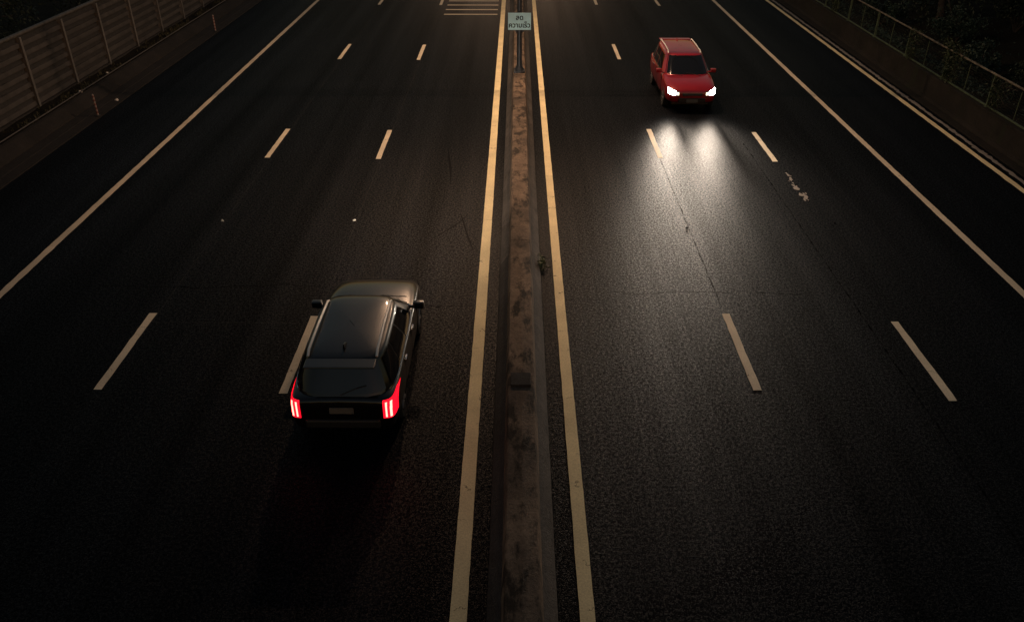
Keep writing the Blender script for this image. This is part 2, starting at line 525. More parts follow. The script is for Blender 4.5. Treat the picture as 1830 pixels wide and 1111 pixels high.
for (y, wx, wy, mt) in ((11.4, .35, .36, CONC_DARK), (29.55, .30, .55, CONC_TOP)):
    MB().box((-.01, y-30, .778), (wx, wy, .05)).build('cover_plate', mt, bar, bevel=.008)

def leaf_quad(m, p, size, r, up=.3):
    d = Vector((r.gauss(0,1), r.gauss(0,1), r.gauss(0,1)+up)).normalized()
    t = d.orthogonal().normalized(); t.rotate(Matrix.Rotation(r.uniform(0,2*PI), 3, d)); b = d.cross(t)
    l = size*r.uniform(.7,1.3); w = l*.42
    m.add([p-t*l*.5, p+b*w*.5, p+t*l*.5, p-b*w*.5], [(0,1,2,3)])

r = random.Random(5); m = MB()
for i in range(260):
    p = Vector((r.gauss(0,.055), r.gauss(0,.13), abs(r.gauss(0,.12))))
    leaf_quad(m, p, .055, r)
st = MB()
for i in range(7):
    a = r.uniform(0, 2*PI)
    st.tube([(0,0,0), (.05*math.cos(a),.07*math.sin(a),.1), (.09*math.cos(a),.13*math.sin(a),.2)], .004, 5)
weed = empty('weed_plant', (BX+.50, 16.9, .05), 'small leafy weed sprouting from the right foot of the concrete median', 'weed')
m.build('foliage', LEAF_G, weed); st.build('stem', LEAF_G, weed)

# ------------------------------------------------------------------ street lamps on the median
IES_TXT = None
def ies_text():
    global IES_TXT
    if IES_TXT: return IES_TXT
    vert = [0, 10, 20, 30, 40, 50, 55, 60, 65, 70, 74, 78, 82, 90]
    hor = [0, 15, 30, 45, 60, 75, 90]
    along = [1000, 1010, 1050, 1220, 1600, 1750, 1450, 1050, 680, 420, 250, 120, 40, 0]
    across = [1000, 1000, 1020, 1010, 960, 860, 770, 650, 500, 350, 200, 90, 30, 0]
    rows = []
    for h in hor:
        w = math.cos(R(h))**2.0        # h = 0 (the lamp's own Y) runs along the road
        rows.append(" ".join("%.1f" % (a*w + b*(1-w)) for a, b in zip(along, across)))
    t = "IESNA:LM-63-2002\n[TEST] lamp\nTILT=NONE\n1 1000 1 %d %d 1 2 0 0 0\n1 1 100\n%s\n%s\n%s\n" % (
        len(vert), len(hor), " ".join(map(str, vert)), " ".join(map(str, hor)), "\n".join(rows))
    IES_TXT = bpy.data.texts.new("street_luminaire.ies"); IES_TXT.write(t)
    return IES_TXT

BEAM_TXT = None
def beam_text():
    """dipped beam: wide across, thin in height"""
    global BEAM_TXT
    if BEAM_TXT: return BEAM_TXT
    vert = [0, 2, 4, 6, 8, 10, 15, 20, 30, 45, 90]
    wide = [1000, 995, 970, 920, 850, 760, 520, 300, 90, 15, 0]
    tall = [1000, 900, 420, 105, 34, 13, 4, 3, 2, 1, 0]
    rows = [tall, [.5*(a+b) for a, b in zip(wide, tall)], wide]
    t = "IESNA:LM-63-2002\n[TEST] beam\nTILT=NONE\n1 1000 1 %d 3 1 2 0 0 0\n1 1 100\n%s\n0 45 90\n%s\n" % (
        len(vert), " ".join(map(str, vert)), "\n".join(" ".join("%.1f" % q for q in r_) for r_ in rows))
    BEAM_TXT = bpy.data.texts.new("dipped_beam.ies"); BEAM_TXT.write(t)
    return BEAM_TXT
LAMP_Y = 31.3
def street_lamp(y, label):
    t = empty('street_lamp', (BX, y, .75), label, 'street lamp', 'double armed street lamps along the median')
    MB().box((0,0,.03), (.42,.42,.06)).build('base_plate', STEEL_D, t, bevel=.01)
    for sx in (-1,1):
        for sy in (-1,1):
            MB().lathe([(.018,.06),(.018,.11)], Matrix.Translation((sx*.16, sy*.16, 0)), 6).build('anchor_bolt', STEEL_G, t)
    col = MB().lathe([(.19,.06),(.18,.12),(.14,.17),(.105,.22),(.098,.30),(.095,.5),(.06,9.9),(.05,10.1)], Matrix.Identity(4), 20)
    col.build('pole', STEEL_D, t, smooth=True)
    for z in (.17, 1.52):
        bands = MB().lathe([(.09,z-.07),(.125,z-.065),(.125,z+.065),(.09,z+.07)], Matrix.Identity(4), 18)
        if z > 1: bands.box((-.13,0,1.52),(.05,.08,.07)); bands.box((.13,0,1.52),(.05,.08,.07))
        bands.build('pole_clamp', STEEL_D, t, smooth=True)
    MB().tube([(.12,-.16,.02),(.125,-.17,.1),(.10,-.14,.22),(.085,-.10,.34),(.07,-.09,.6)], .022, 8).build('conduit', PLASTIC, t, smooth=True)
    for s in (-1, 1):
        arm = MB()
        arm.tube([(s*.02,0,9.3),(s*.25,0,9.75),(s*.8,0,10.05),(s*1.5,0,10.2),(s*2.1,0,10.26)], .042, 10)
        a = arm.build('arm', STEEL_D, t, smooth=True)
        hd = MB()
        hd.grid(lambda u, v: (s*(2.0+.75*v), (u-.5)*.30*(1-.55*abs(2*v-1)**3), 10.25+.10*math.sin(PI*u)*(1-.6*abs(2*v-1)**2)), 10, 10)
        hd.grid(lambda u, v: (s*(2.0+.75*v), (u-.5)*.30*(1-.55*abs(2*v-1)**3), 10.248-.012*math.sin(PI*u)), 10, 10)
        h = hd.build('luminaire', STEEL_G, t, smooth=True)
        ln = MB(); ln.grid(lambda u, v: (s*(2.2+.45*u), (v-.5)*.2, 10.225-.02*math.sin(PI*u)*math.sin(PI*v)), 6, 4)
        ln.build('lamp_lens', LAMP_LENS, h)
        ld = bpy.data.lights.new('lamp_light', 'POINT')
        ld.energy = LAMP_W; ld.color = LAMP_COL; ld.shadow_soft_size = .10
        ld.use_nodes = True
        nt = ld.node_tree; em = nt.nodes['Emission']
        ie = nt.nodes.new("ShaderNodeTexIES"); ie.mode = 'INTERNAL'; ie.ies = ies_text()
        ie.inputs['Strength'].default_value = 1.0
        nt.links.new(ie.outputs[0], em.inputs['Strength'])
        lo = bpy.data.objects.new('lamp_light', ld); COL.objects.link(lo)
        lo.parent = h; lo.location = (s*2.42, 0, 10.12)
    return t
street_lamp(LAMP_Y, 'dark steel street lamp pole standing on the median just behind the reduce-speed sign')
street_lamp(LAMP_Y+40, 'next street lamp on the median, farther away beyond the rumble bars')

# added unseen cable and poles, there to cast the shadow line across the road
cb = empty('added_shadow_cable', (0, 31.12, 0), 'added unseen cable over both carriageways, casting a shadow line on the road', 'cable')
MB().tube([(x, 0, 7.1+.0008*x*x-.35*0) for x in range(-26, 27, 2)], .024, 8).build('cable', CABLE, cb, smooth=True)
for s, nm in ((-1, 'added unseen pole behind the noise wall holding the shadow-casting cable'), (1, 'added unseen pole beyond the right fence holding the shadow-casting cable')):
    up = empty('added_cable_pole', (s*26, 31.12, 0), nm, 'added pole')
    MB().lathe([(.17,-.1),(.12,8.6)], Matrix.Identity(4), 14).build('pole', BARK, up, smooth=True)
    MB().box((0,0,8.0), (1.6,.1,.12)).build('crossarm', BARK, up)

# reduce-speed sign
SZ = 2.64
sg = empty('road_sign', (BX, LAMP_Y-.17, SZ), 'pale rectangular sign with two lines of black Thai lettering on the median pole', 'road sign')
MB().box((0,0,0), (.86,.012,.63)).build('panel', SIGN_FACE, sg, bevel=.004)
fr = MB()
for z in (-.312,.312): fr.box((0,-.003,z),(.868,.022,.012))
for x in (-.43,.43): fr.box((x,-.003,0),(.012,.0216,.612))
fr.build('frame', STEEL_D, sg)
for z in (-.18,.18): MB().box((0,.03,z),(.5,.035,.04)).build('bracket', STEEL_G, sg)
def text_mesh(body, size, loc, parent):
    cu = bpy.data.curves.new('lettering', 'FONT')
    cu.body = body; cu.size = size; cu.align_x = 'CENTER'; cu.extrude = .001; cu.offset = .008
    o = bpy.data.objects.new('lettering', cu); COL.objects.link(o)
    dg = bpy.context.evaluated_depsgraph_get()
    me = bpy.data.meshes.new_from_object(o.evaluated_get(dg))
    bpy.data.objects.remove(o)
    print('TEXT', body, len(me.vertices), [v for v in (min((q.co.x for q in me.vertices), default=0), max((q.co.x for q in me.vertices), default=0))])
    # fit to width
    t = link('lettering', me, SIGN_INK, parent)
    t.location = loc; t.rotation_euler = (PI/2, 0, 0)
    xs = [q.co.x for q in me.vertices]
    return t, max(xs)-min(xs), (max(xs)+min(xs))/2
for body, wd, z in (("\u0e25\u0e14", .27, .055), ("\u0e04\u0e27\u0e32\u0e21\u0e40\u0e23\u0e47\u0e27", .79, -.215)):
    t, w0, cx = text_mesh(body, .3, (0,-.009,z), sg)
    k = wd/w0
    t.scale = (k, k*1.0, 1); t.location.x = -cx*k

# ------------------------------------------------------------------ left: noise wall
nw = empty('noise_wall', (-17.5, 30, 0), 'tall ribbed sheet-metal noise wall with posts and pipe rail along the left verge', 'wall')
def wall_y(i): return 29.0+3.0*i
prof = [(.0,.12)]
z = .14
while z < 2.40:
    prof += [(.004, z), (.105, z+.02), (.085, z+.175), (.02, z+.185)]
    z += .338
prof += [(.02, 2.52)]
for i in range(-9, 13):
    y0, y1 = wall_y(i)+.07, wall_y(i+1)-.07
    m = MB(); k = len(prof)
    vs = [(x, y-30, zz) for y in (y0, y1) for x, zz in prof]
    m.add(vs, [(j, j+1, k+j+1, k+j) for j in range(k-1)])
    # back sheet so that the panel has body
    m.box((-.05, (y0+y1)/2-30, 1.31), (.03, y1-y0, 2.38))
    o = m.build('sheet_panel', SHEET, nw)
    o.data.materials.append(DARK_STRIP)
    for pl in o.data.polygons:
        zs = [o.data.vertices[q].co.z for q in pl.vertices]
        xs = [o.data.vertices[q].co.x for q in pl.vertices]
        if min(xs) > -.001 and max(xs) < .03: pl.material_index = 1
for i in range(-9, 14):
    p = MB(); y = wall_y(i)-30
    p.box((.165,y,1.28),(.02,.12,2.5)); p.box((.06,y,1.28),(.188,.03,2.5)); p.box((-.045,y,1.28),(.02,.13,2.5))
    p.build('post', POST_G, nw, bevel=.004)
MB().tube([(.02, wall_y(-9)-30, 2.58), (.02, wall_y(13)-30, 2.58)], .075, 12).build('pipe_rail', STEEL_G, nw, smooth=True)
MB().box((0, (wall_y(-9)+wall_y(13))/2-30, .02), (.30, 67, .2)).build('plinth', CONC_DARK, nw)

# delineator posts at the left road edge
for (x, y, lb) in ((-14.86, 28.1, 'slim pale marker post at the left road edge, the nearer one'), (-14.88, 41.3, 'slim red and white banded marker post at the left road edge, the farther one')):
    t = empty('marker_post', (x, y, .03), lb, 'marker post', 'marker posts on the left road edge')
    MB().lathe([(.09,0),(.09,.02),(.05,.045)], Matrix.Identity(4), 14).build('base', RUBBER, t)
    MB().lathe([(.036,.04),(.036,.72),(.030,.76),(.012,.78)], Matrix.Identity(4), 14).build('post', DELIN_W, t, smooth=True)
    for q in ((.10,.17),(.24,.31),(.38,.45),(.52,.59),(.66,.72)):
        MB().lathe([(.0375,q[0]),(.0375,q[1])], Matrix.Identity(4), 14).build('band', DELIN_R, t, smooth=True)

# litter
def scrap(x, y, z, s, label, seed, mat=LITTER, name='litter_scrap', cat='litter'):
    r = random.Random(seed); m = MB()
    k = 7
    a = [Vector((math.cos(2*PI*j/k)*s*r.uniform(.6,1.1), math.sin(2*PI*j/k)*s*.8*r.uniform(.6,1.1), r.uniform(.0,.3)*s)) for j in range(k)]
    b = [v*.6+Vector((0,0,s*r.uniform(.3,.7))) for v in a]
    m.add(a+b+[Vector((0,0,s*.75))], [(j,(j+1)%k,k+(j+1)%k,k+j) for j in range(k)]+[(k+j,k+(j+1)%k,2*k) for j in range(k)]+[tuple(range(k))[::-1]])
    o = m.build(name, mat); o.location = (x, y, z)
    return tag(o, label, cat)
scrap(-14.95, 29.9, .03, .10, 'crumpled pale scrap lying in the left gutter beside the marker post', 1)
scrap(-16.5, 30.4, .2, .09, 'pale scrap caught in the grass below the noise wall', 2)
scrap(-16.7, 33.2, .15, .08, 'small pale scrap in the verge under the third wall post', 3)
scrap(-7.75, 19.45, .0, .06, 'pair of tiny pale pebbles on the outer left lane line', 4, name='pebble', cat='pebble')
scrap(-4.28, 19.5, .0, .055, 'small bright pebble on the left carriageway ahead of the dark car', 5, name='pebble', cat='pebble')
scrap(4.42, 19.1, .0, .04, 'dark flat lump on the crack of the right carriageway', 6, TAR, 'debris', 'debris')
scrap(8.35, 19.4, .0, .05, 'small dark lump beside the worn marking on the right carriageway', 8, TAR, 'debris', 'debris')

# ------------------------------------------------------------------ right: low wall and fence
rw = MB()
rng2 = random.Random(3)
vs = []; n = 150; k = 6
for i in range(n+1):
    y = 5+75*i/n
    for x, z in ((15.50,-.05),(15.53,.35),(15.56,.74),(15.52,.75),(15.52,.83),(15.86,.83)):
        vs.append((x+rng2.uniform(-.008,.008), y, z+rng2.uniform(-.006,.006)))
rw.add(vs, [(i*k+j, i*k+j+1, (i+1)*k+j+1, (i+1)*k+j) for i in range(n) for j in range(k-1)])
rw.box((15.76, 42.5, .38), (.2, 75, .85))
tag(rw.build('retaining_wall', RWALL), 'low stained concrete retaining wall along the right side of the road', 'wall')

fc = empty('fence', (15.68, 30, .835), 'green mesh fence with pipe rail on top of the low right wall', 'fence')
def fy(i): return 26.75+3.32*i
for i in range(-6, 12):
    y = fy(i)-30
    p = MB(); p.box((0,y,.52),(.075,.06,1.04)); p.box((0,y,.006),(.16,.14,.012)); p.build('post', GREEN, fc, bevel=.006)
    if i == 11: continue
    MB().box((0,y+1.66,.5),(.022,.022,.96)).build('stay_rod', GREEN, fc)
    w = MB(); y0, y1 = y+.05, y+3.27
    q = 0
    while y0+q*.085 < y1:
        w.box((.0, y0+q*.085, .5), (.0025,.0025,.96)); q += 1
    for z in range(1, 12): w.box((.0036, (y0+y1)/2, .04+z*.08), (.0035, y1-y0, .0025))
    w.build('mesh_panel', WIRE, fc)
    MB().tube([(0,y,1.065),(0,y+1.1,1.062),(0,y+2.2,1.066),(0,y+3.318,1.064)], .034, 8).build('top_rail', RAIL, fc, smooth=True)
    MB().box((.0,y+1.66,.035),(.05,3.24,.05)).build('bottom_rail', GREEN, fc, bevel=.004)

# bank, ground cover, shrubs, trees beyond the fence
bank = extrude_y([(15.86,.80),(16.6,.78),(17.4,.55),(18.6,.45),(20,.8),(24,1.3),(32,1.8),(70,2.5)], 0, 140, 160, .05, 9).build('bank', SOIL)
tag(bank, kind='structure')
def bank_z(x):
    P = [(15.86,.80),(16.6,.78),(17.4,.55),(18.6,.45),(20,.8),(24,1.3),(32,1.8),(70,2.5)]
    for (a, za), (b, zb) in zip(P, P[1:]):
        if a <= x <= b: return za+(zb-za)*(x-a)/(b-a)
    return .8
m = MB(); r = random.Random(21)
for i in range(15000):
    x = 15.95+abs(r.gauss(0, .45)) if r.random() < .55 else r.uniform(15.95, 27)
    y = r.uniform(18, 58)
    if math.sin(y*.9)+math.sin(x*2+y*.37)+r.gauss(0,.8) < -.3: continue
    leaf_quad(m, Vector((x, y, bank_z(x)+abs(r.gauss(.05,.1)))), .11, r, 1.2)
tag(m.build('ground_cover', LEAF_T), kind='stuff')

def shrub_mesh(rad, h, nl, seed, size=.13):
    r = random.Random(seed); m = MB(); s = MB()
    cl = []
    for i in range(16):
        a = r.uniform(0, 2*PI); q = rad*math.sqrt(r.random())*.8; z = h*(.25+.7*r.random()*(1-.5*q/rad))
        c = Vector((q*math.cos(a), q*math.sin(a), z)); cl.append((c, rad*r.uniform(.22,.42)))
        s.tube([(0,0,0), (c.x*.3,c.y*.3,z*.5), tuple(c)], [.035,.022,.008], 6)
    for i in range(nl):
        c, q = r.choice(cl)
        d = Vector((r.gauss(0,1), r.gauss(0,1), r.gauss(0,1))).normalized()*q*r.random()**.4
        leaf_quad(m, c+d, size, r, .5)
    return m.mesh('foliage'), s.mesh('stem')
SM = [shrub_mesh(1.2, 1.9, 2600, 31), shrub_mesh(1.5, 2.6, 3200, 32), shrub_mesh(.9, 1.3, 1800, 33)]
def shrub(x, y, k, sc, rz, label, mat):
    t = empty('shrub', (x, y, bank_z(x)-.05 if x > 0 else .15), label, 'shrub', 'shrubs beyond the right fence' if x > 0 else 'shrubs behind the noise wall', rz)
    t.scale = (sc,)*3
    f = link('foliage', SM[k][0].copy() if SM[k][0].materials else SM[k][0], None, t)
    f.data.materials.clear(); f.data.materials.append(mat)
    s = link('stem', SM[k][1], BARK, t)
    return t
SHR = [(17.3,25.5,2,1.0),(18.6,28.5,0,1.0),(20.3,25.0,1,1.0),(17.9,31.8,2,1.1),(20.8,31.5,1,.95),(23.3,28.6,0,1.2),(18.9,36.2,0,.9),
       (21.8,36.8,1,1.1),(24.8,33.8,1,1.2),(17.6,40.8,2,1.2),(20.4,43.0,1,1.0),(24.4,41.5,0,1.4),(18.6,47.0,0,1.1),(22.6,48.5,1,1.2),(27.2,38.5,1,1.3),(27.5,46.5,1,1.3)]
for i, (x, y, k, sc) in enumerate(SHR):
    shrub(x, y, k, sc, i*1.3, 'dark leafy shrub in the unlit growth beyond the right fence', LEAF_D if i % 3 else LEAF_T)

def tree(x, y, zb, h, rad, seed, label, group, nl=5200, low=.4):
    r = random.Random(seed)
    t = empty('tree', (x, y, zb), label, 'tree', group)
    tr = MB()
    bend = [(0,0,-.1)]
    for i in range(1, 7): bend.append((bend[-1][0]+r.uniform(-.12,.12), bend[-1][1]+r.uniform(-.12,.12), h*.75*i/6))
    tr.tube(bend, [.20*(1-.12*i) for i in range(7)], 10)
    cl = []
    for i in range(24):
        a = r.uniform(0, 2*PI); f = low+(1-low)*r.random()
        b = Vector(bend[min(6, max(1, int(f*6)))])
        q = rad*r.uniform(.35, 1.0)*(1-.35*abs(f-.6)); c = b+Vector((q*math.cos(a), q*math.sin(a), r.uniform(-.9,.9)))
        tr.tube([tuple(b), tuple((b+c)/2+Vector((0,0,.25))), tuple(c)], [.06,.04,.015], 6)
        cl.append((c, rad*r.uniform(.22,.42)))
    tr.build('trunk', BARK, t, smooth=True)
    m = MB()
    for i in range(nl):
        c, q = r.choice(cl)
        d = Vector((r.gauss(0,1), r.gauss(0,1), r.gauss(0,.8))).normalized()*q*r.random()**.4
        leaf_quad(m, c+d, .17, r, .4)
    m.build('crown', LEAF_D, t)
    return t
tree(19.7, 39.5, .7, 5.5, 2.4, 41, 'dark broadleaf tree beyond the right fence near the top of the road', 'trees beyond the right fence')
tree(24.5, 37.5, 1.3, 6.0, 2.8, 42, 'dark broadleaf tree farthest into the growth at the right', 'trees beyond the right fence')
tree(22.5, 30.5, 1.1, 5.5, 2.6, 43, 'dark broadleaf tree nearest the right edge beyond the fence', 'trees beyond the right fence')
tree(-20.2, 40.5, .1, 5.4, 2.6, 44, 'dark tree behind the noise wall with a branch drooping over its top', 'trees behind the noise wall', 4200)
tree(-21.5, 46.5, .1, 6.0, 2.7, 45, 'dark tree farther along behind the noise wall', 'trees behind the noise wall', 4200)
tree(-22.0, 33.5, .1, 6.0, 2.6, 46, 'dark tree behind the noise wall at the left edge', 'trees behind the noise wall', 4200)

# vines hanging on the fence
def vine(y, ly, hgt, n, seed, label, x=15.68):
    r = random.Random(seed)
    t = empty('vine', (x, y, .84), label, 'vine', 'vines climbing the right fence')
    m = MB(); s = MB()
    for i in range(n):
        zz = hgt*r.random()**.8
        p = Vector((r.gauss(0,.09), r.gauss(0, ly*(.35+.5*zz/hgt)), zz))
        leaf_quad(m, p, .10, r, .4)
    for i in range(7):
        yy = r.gauss(0, ly*.4)
        s.tube([(r.gauss(0,.04), yy+r.gauss(0,.1)*j, hgt*j/5*.95) for j in range(6)], .008, 5)
    m.build('foliage', VINE, t); s.build('stem', BARK, t)
vine(32.9, .30, 1.15, 520, 51, 'leafy vine wrapped round the fence post in the middle of the right fence')
vine(29.7, .55, 1.35, 1100, 52, 'broad clump of vine spilling over the fence rail at the right')
vine(26.4, .35, 1.0, 460, 53, 'thin vine on the fence near the right edge')
vine(42.0, .5, 1.2, 700, 54, 'vine over the far end of the right fence')

# ------------------------------------------------------------------ cars
def se_point(v, w, a, n):
    return w*(max(0, 1-abs(v)**n))**(1/n)

def car(spec, name, label, paint, loc, rz):
    t = empty(name, loc, label, 'car', None, rz)
    L, Wd = spec['L'], spec['W']
    hw = Wd/2
    wr = spec['wheel_r']; wy = spec['wheels']
    # --- body shell
    st = spec['stations']     # (y, halfwidth, z_bottom, z_shoulder, z_top)
    vs = []; ring = None
    for (y, w, zb, zs, zt) in st:
        mid = zb+(zs-zb)*.55
        half = [(0,zb),(w*.6,zb),(w*.90,zb+.015),(w*.985,zb+.11),(w,mid),(w*.985,zs-.05),(w*.94,zs),(w*.80,zt-.012),(w*.45,zt+.004),(0,zt+.012)]
        full = half + [(-x,z) for x, z in half[-2:0:-1]]
        ring = len(full)
        vs += [(x, y, z) for x, z in full]
    b = MB()
    fs = [(i*ring+j, i*ring+(j+1)%ring, (i+1)*ring+(j+1)%ring, (i+1)*ring+j) for i in range(len(st)-1) for j in range(ring)]
    n_ = (len(st)-1)*ring
    fs += [tuple(range(ring))[::-1], tuple(range(n_, n_+ring))]
    b.add(vs, fs)
    me = b.mesh('body', smooth=True)
    o = link('body', me, paint, t)
    ss = o.modifiers.new('s', 'SUBSURF'); ss.levels = 2; ss.render_levels = 2
    cut = MB()
    for y in wy:
        for s in (-1, 1):
            M = Matrix.Translation((s*hw, y, wr)) @ Matrix.Rotation(PI/2, 4, 'Y')
            cut.lathe([(wr+.055,-.30),(wr+.055,.30)], M, 32)
    co = link('cutter', cut.mesh('cutter'), None, None)
    bo = o.modifiers.new('b', 'BOOLEAN'); bo.object = co; bo.operation = 'DIFFERENCE'; bo.solver = 'EXACT'
    dg = bpy.context.evaluated_depsgraph_get()
    nm = bpy.data.meshes.new_from_object(o.evaluated_get(dg))
    o.modifiers.clear(); o.data = nm; bpy.data.objects.remove(co)
    nm.name = 'body'; nm.materials.clear(); nm.materials.append(paint)
    for p in nm.polygons: p.use_smooth = True
    if hasattr(nm, 'set_sharp_from_angle'): nm.set_sharp_from_angle(angle=R(38))
    from mathutils.bvhtree import BVHTree
    tree_ = BVHTree.FromPolygons([v.co.copy() for v in nm.vertices], [tuple(p.vertices) for p in nm.polygons])
    def proj(x, z, front, off):
        """point on the shell met by a ray along the car's length"""
        sg_ = 1 if front else -1
        for q in range(40):
            hit, nrm, idx, dist = tree_.ray_cast(Vector((x, sg_*6, z)), Vector((0, -sg_, 0)))
            if hit is not None and hit.y*sg_ > L*.5-.75:
                if nrm.y*sg_ < 0: nrm = -nrm
                return hit + nrm*off
            x *= .99; z -= .004
        return Vector((x, sg_*(L*.5-.3), z))
    # --- cabin
    cb = spec['cabin']    # belt: z, hw, yf, yr ; roof: z, hw, yf, yr
    z0, w0, f0, r0 = cb['belt']; z1, w1, f1, r1 = cb['roof']
    ne = 5.0
    def lev(q):
        c = q
        return (z0+(z1-z0)*q, w0+(w1-w0)*max(q,0)**1.25, f0+(f1-f0)*c, r0+(r1-r0)*c)
    def pt_side(v, q, s, k=1.0):
        z, w, f, r = lev(q); a = (f-r)/2; yc = (f+r)/2
        return Vector((s*se_point(v, w, a, ne)*k, yc+a*v, z))
    def pt_end(u, q, s, k=0.0):
        z, w, f, r = lev(q); a = (f-r)/2; yc = (f+r)/2
        return Vector((w*u, yc+s*(se_point(u, a, w, ne)+k), z))
    unit = []
    S = [-.9,-.75,-.5,-.25,0,.25,.5,.75,.9]
    unit += [((1-abs(v)**ne)**(1/ne), v) for v in S]
    unit += [(u, (1-abs(u)**ne)**(1/ne)) for u in S[::-1]]
    unit += [(-(1-abs(v)**ne)**(1/ne), v) for v in S[::-1]]
    unit += [(u, -(1-abs(u)**ne)**(1/ne)) for u in S]
    nu = len(unit); c = MB(); vs = []; rows = 0
    for q in [-.12, 0, .15, .3, .45, .6, .75, .88, .96]:
        z, w, f, r = lev(q); a = (f-r)/2; yc = (f+r)/2
        vs += [(w*x, yc+a*y, z) for x, y in unit]; rows += 1
    z, w, f, r = lev(1); a = (f-r)/2; yc = (f+r)/2
    for sc, dz in ((.975,.012),(.93,.026),(.8,.042),(.6,.055),(.35,.064),(.1,.068)):
        vs += [(w*x*sc, yc+a*y*sc, z+dz-.012) for x, y in unit]; rows += 1
    c.add(vs, [(i*nu+j, i*nu+(j+1)%nu, (i+1)*nu+(j+1)%nu, (i+1)*nu+j) for i in range(rows-1) for j in range(nu)]+[tuple(range((rows-1)*nu, rows*nu))])
    c.build('cabin', paint, t, smooth=True)
    g = MB(); g.grid(lambda u, v: pt_end(-.88+1.76*u, .04+.90*v, 1, .006), 14, 6); g.build('windscreen', GLASS, t, smooth=True)
    g = MB(); g.grid(lambda u, v: pt_end(-.84+1.68*u, .10+.80*v, -1, .006), 14, 6); g.build('rear_window', GLASS, t, smooth=True)
    for s in (-1, 1):
        for a, bb in spec['side_panes']:
            g = MB(); g.grid(lambda u, v: pt_side(a+(bb-a)*u, .07+.80*v, s, 1.006), 8, 5); g.build('side_window', GLASS, t, smooth=True)
        tr = MB(); tr.tube([tuple(pt_side(v, .03, s, 1.004)) for v in [-.86+.1075*i for i in range(17)]], .011, 6); tr.build('window_trim', CHROME, t, smooth=True)
        if spec.get('glint_rails'):
            ry0, ry1 = spec['glint_rails']; x = s*(w1*.86)
            rr = MB(); rr.tube([(x,ry0,z1-.0),(x,ry0+.12,z1+.065),(x,(ry0+ry1)/2,z1+.085),(x,ry1-.12,z1+.06),(x,ry1,z1-.01)], .022, 8)
            rr.build('glint_rail', SILVER, t, smooth=True)  # rails added to stand for street-lamp reflections streaking along the roof
        # mirror
        mr = MB(); yv = f0-.38
        mr.box((s*(hw+.07), yv, z0+.08), (.20,.13,.14)); mr.box((s*(hw-.05), yv+.01, z0+.03), (.16,.06,.06))
        mo = mr.build('door_mirror', paint, t, smooth=True, bevel=.025, seg=3)
        MB().box((s*(hw+.07), yv-.068, z0+.085), (.16,.006,.10)).build('mirror_glass', GLASS, mo)
        for y in spec['handles']:
            MB().box((s*(hw*.995), y, z0-.10), (.03,.17,.028)).build('door_handle', CHROME, t, bevel=.008)
        for y in spec['door_cuts']:
            MB().box((s*(hw*.985), y, .62), (.022,.009,.62)).build('door_seam', PLASTIC, t)
    # --- wheels
    for y in wy:
        for s in (-1, 1):
            M = Matrix.Translation((s*(hw-.12), y, wr)) @ Matrix.Rotation(s*PI/2, 4, 'Y')
            wv = MB().lathe([(.60*wr,-.09),(.94*wr,-.10),(wr,-.07),(wr,.07),(.94*wr,.10),(.64*wr,.095),(.60*wr,.06)], M, 36).build('wheel', RUBBER, t, smooth=True)
            rm = MB().lathe([(.10*wr,.07),(.62*wr,.055),(.64*wr,.08),(.60*wr,.0)], M, 36)
            for q in range(5):
                A = M @ Matrix.Rotation(2*PI*q/5, 4, 'Z')
                vv = [A @ Vector(p) for p in ((.05,-.03,.07),(.58*wr,-.022,.085),(.58*wr,.022,.085),(.05,.03,.07),(.05,-.03,.10),(.58*wr,-.02,.10),(.58*wr,.02,.10),(.05,.03,.10))]
                rm.add(vv, [(0,1,2,3),(7,6,5,4),(0,4,5,1),(1,5,6,2),(2,6,7,3),(3,7,4,0)])
            rm.build('rim', ALLOY, wv, smooth=True)
    # underside and arch liners
    MB().box((0, 0, .27), (Wd*.72, L*.86, .10)).build('underbody', PLASTIC, t)
    yF = st[-1][0]; yR = st[0][0]
    # --- front
    MB().box((0, yF-.02, .46), (.95,.10,.15)).build('lower_grille', PLASTIC, t, bevel=.02)
    gr = MB(); gr.box((0, yF-.05, .655), (.72,.10,.10)); go = gr.build('grille', PLASTIC, t, bevel=.02)
    gb = MB()
    for k in range(3): gb.box((0, yF+.004, .63+.026*k), (.66,.008,.008))
    gb.build('grille_bar', CHROME, go)
    MB().box((0, yF+.035, .44), (.40,.012,.12)).build('number_plate', PLATE, t, bevel=.003)
    HX = spec['head_x']
    for s in (-1, 1):
        def lens(u, v, s=s, off=.008):
            x = HX-.22+.37*u; z = spec['head_z']+(.15+.04*u)*v+.05*u
            return proj(s*x, z, True, off)
        h = MB(); h.grid(lens, 14, 8)
        h.grid(lambda u, v: lens(u, v, off=-.03), 14, 8)
        hl = h.build('headlight', LENS, t, smooth=True)
        if spec['lit_front']:
            MB().grid(lambda u, v: lens(.34+.62*u, .06+.88*v, off=.014), 14, 8).build('main_beam', HEAD_HOT, hl, smooth=True)
            MB().grid(lambda u, v: lens(.03+.20*u, .22+.56*v, off=.014), 6, 6).build('side_lamp', HEAD_WARM, hl, smooth=True)
            ld = bpy.data.lights.new('beam', 'SPOT'); ld.energy = HEAD_W*spec['power']; ld.color = (1,.84,.68)
            ld.spot_size = R(130); ld.spot_blend = .5; ld.shadow_soft_size = .07
            ld.use_nodes = True
            ie = ld.node_tree.nodes.new("ShaderNodeTexIES"); ie.mode = 'INTERNAL'; ie.ies = beam_text()
            ld.node_tree.links.new(ie.outputs[0], ld.node_tree.nodes['Emission'].inputs['Strength'])
            lo = bpy.data.objects.new('beam', ld); COL.objects.link(lo); lo.parent = hl
            lo.location = (s*HX, yF+.14, .69)
            lo.rotation_euler = (R(90-spec['dip']), 0, 0)
    wpr = MB()
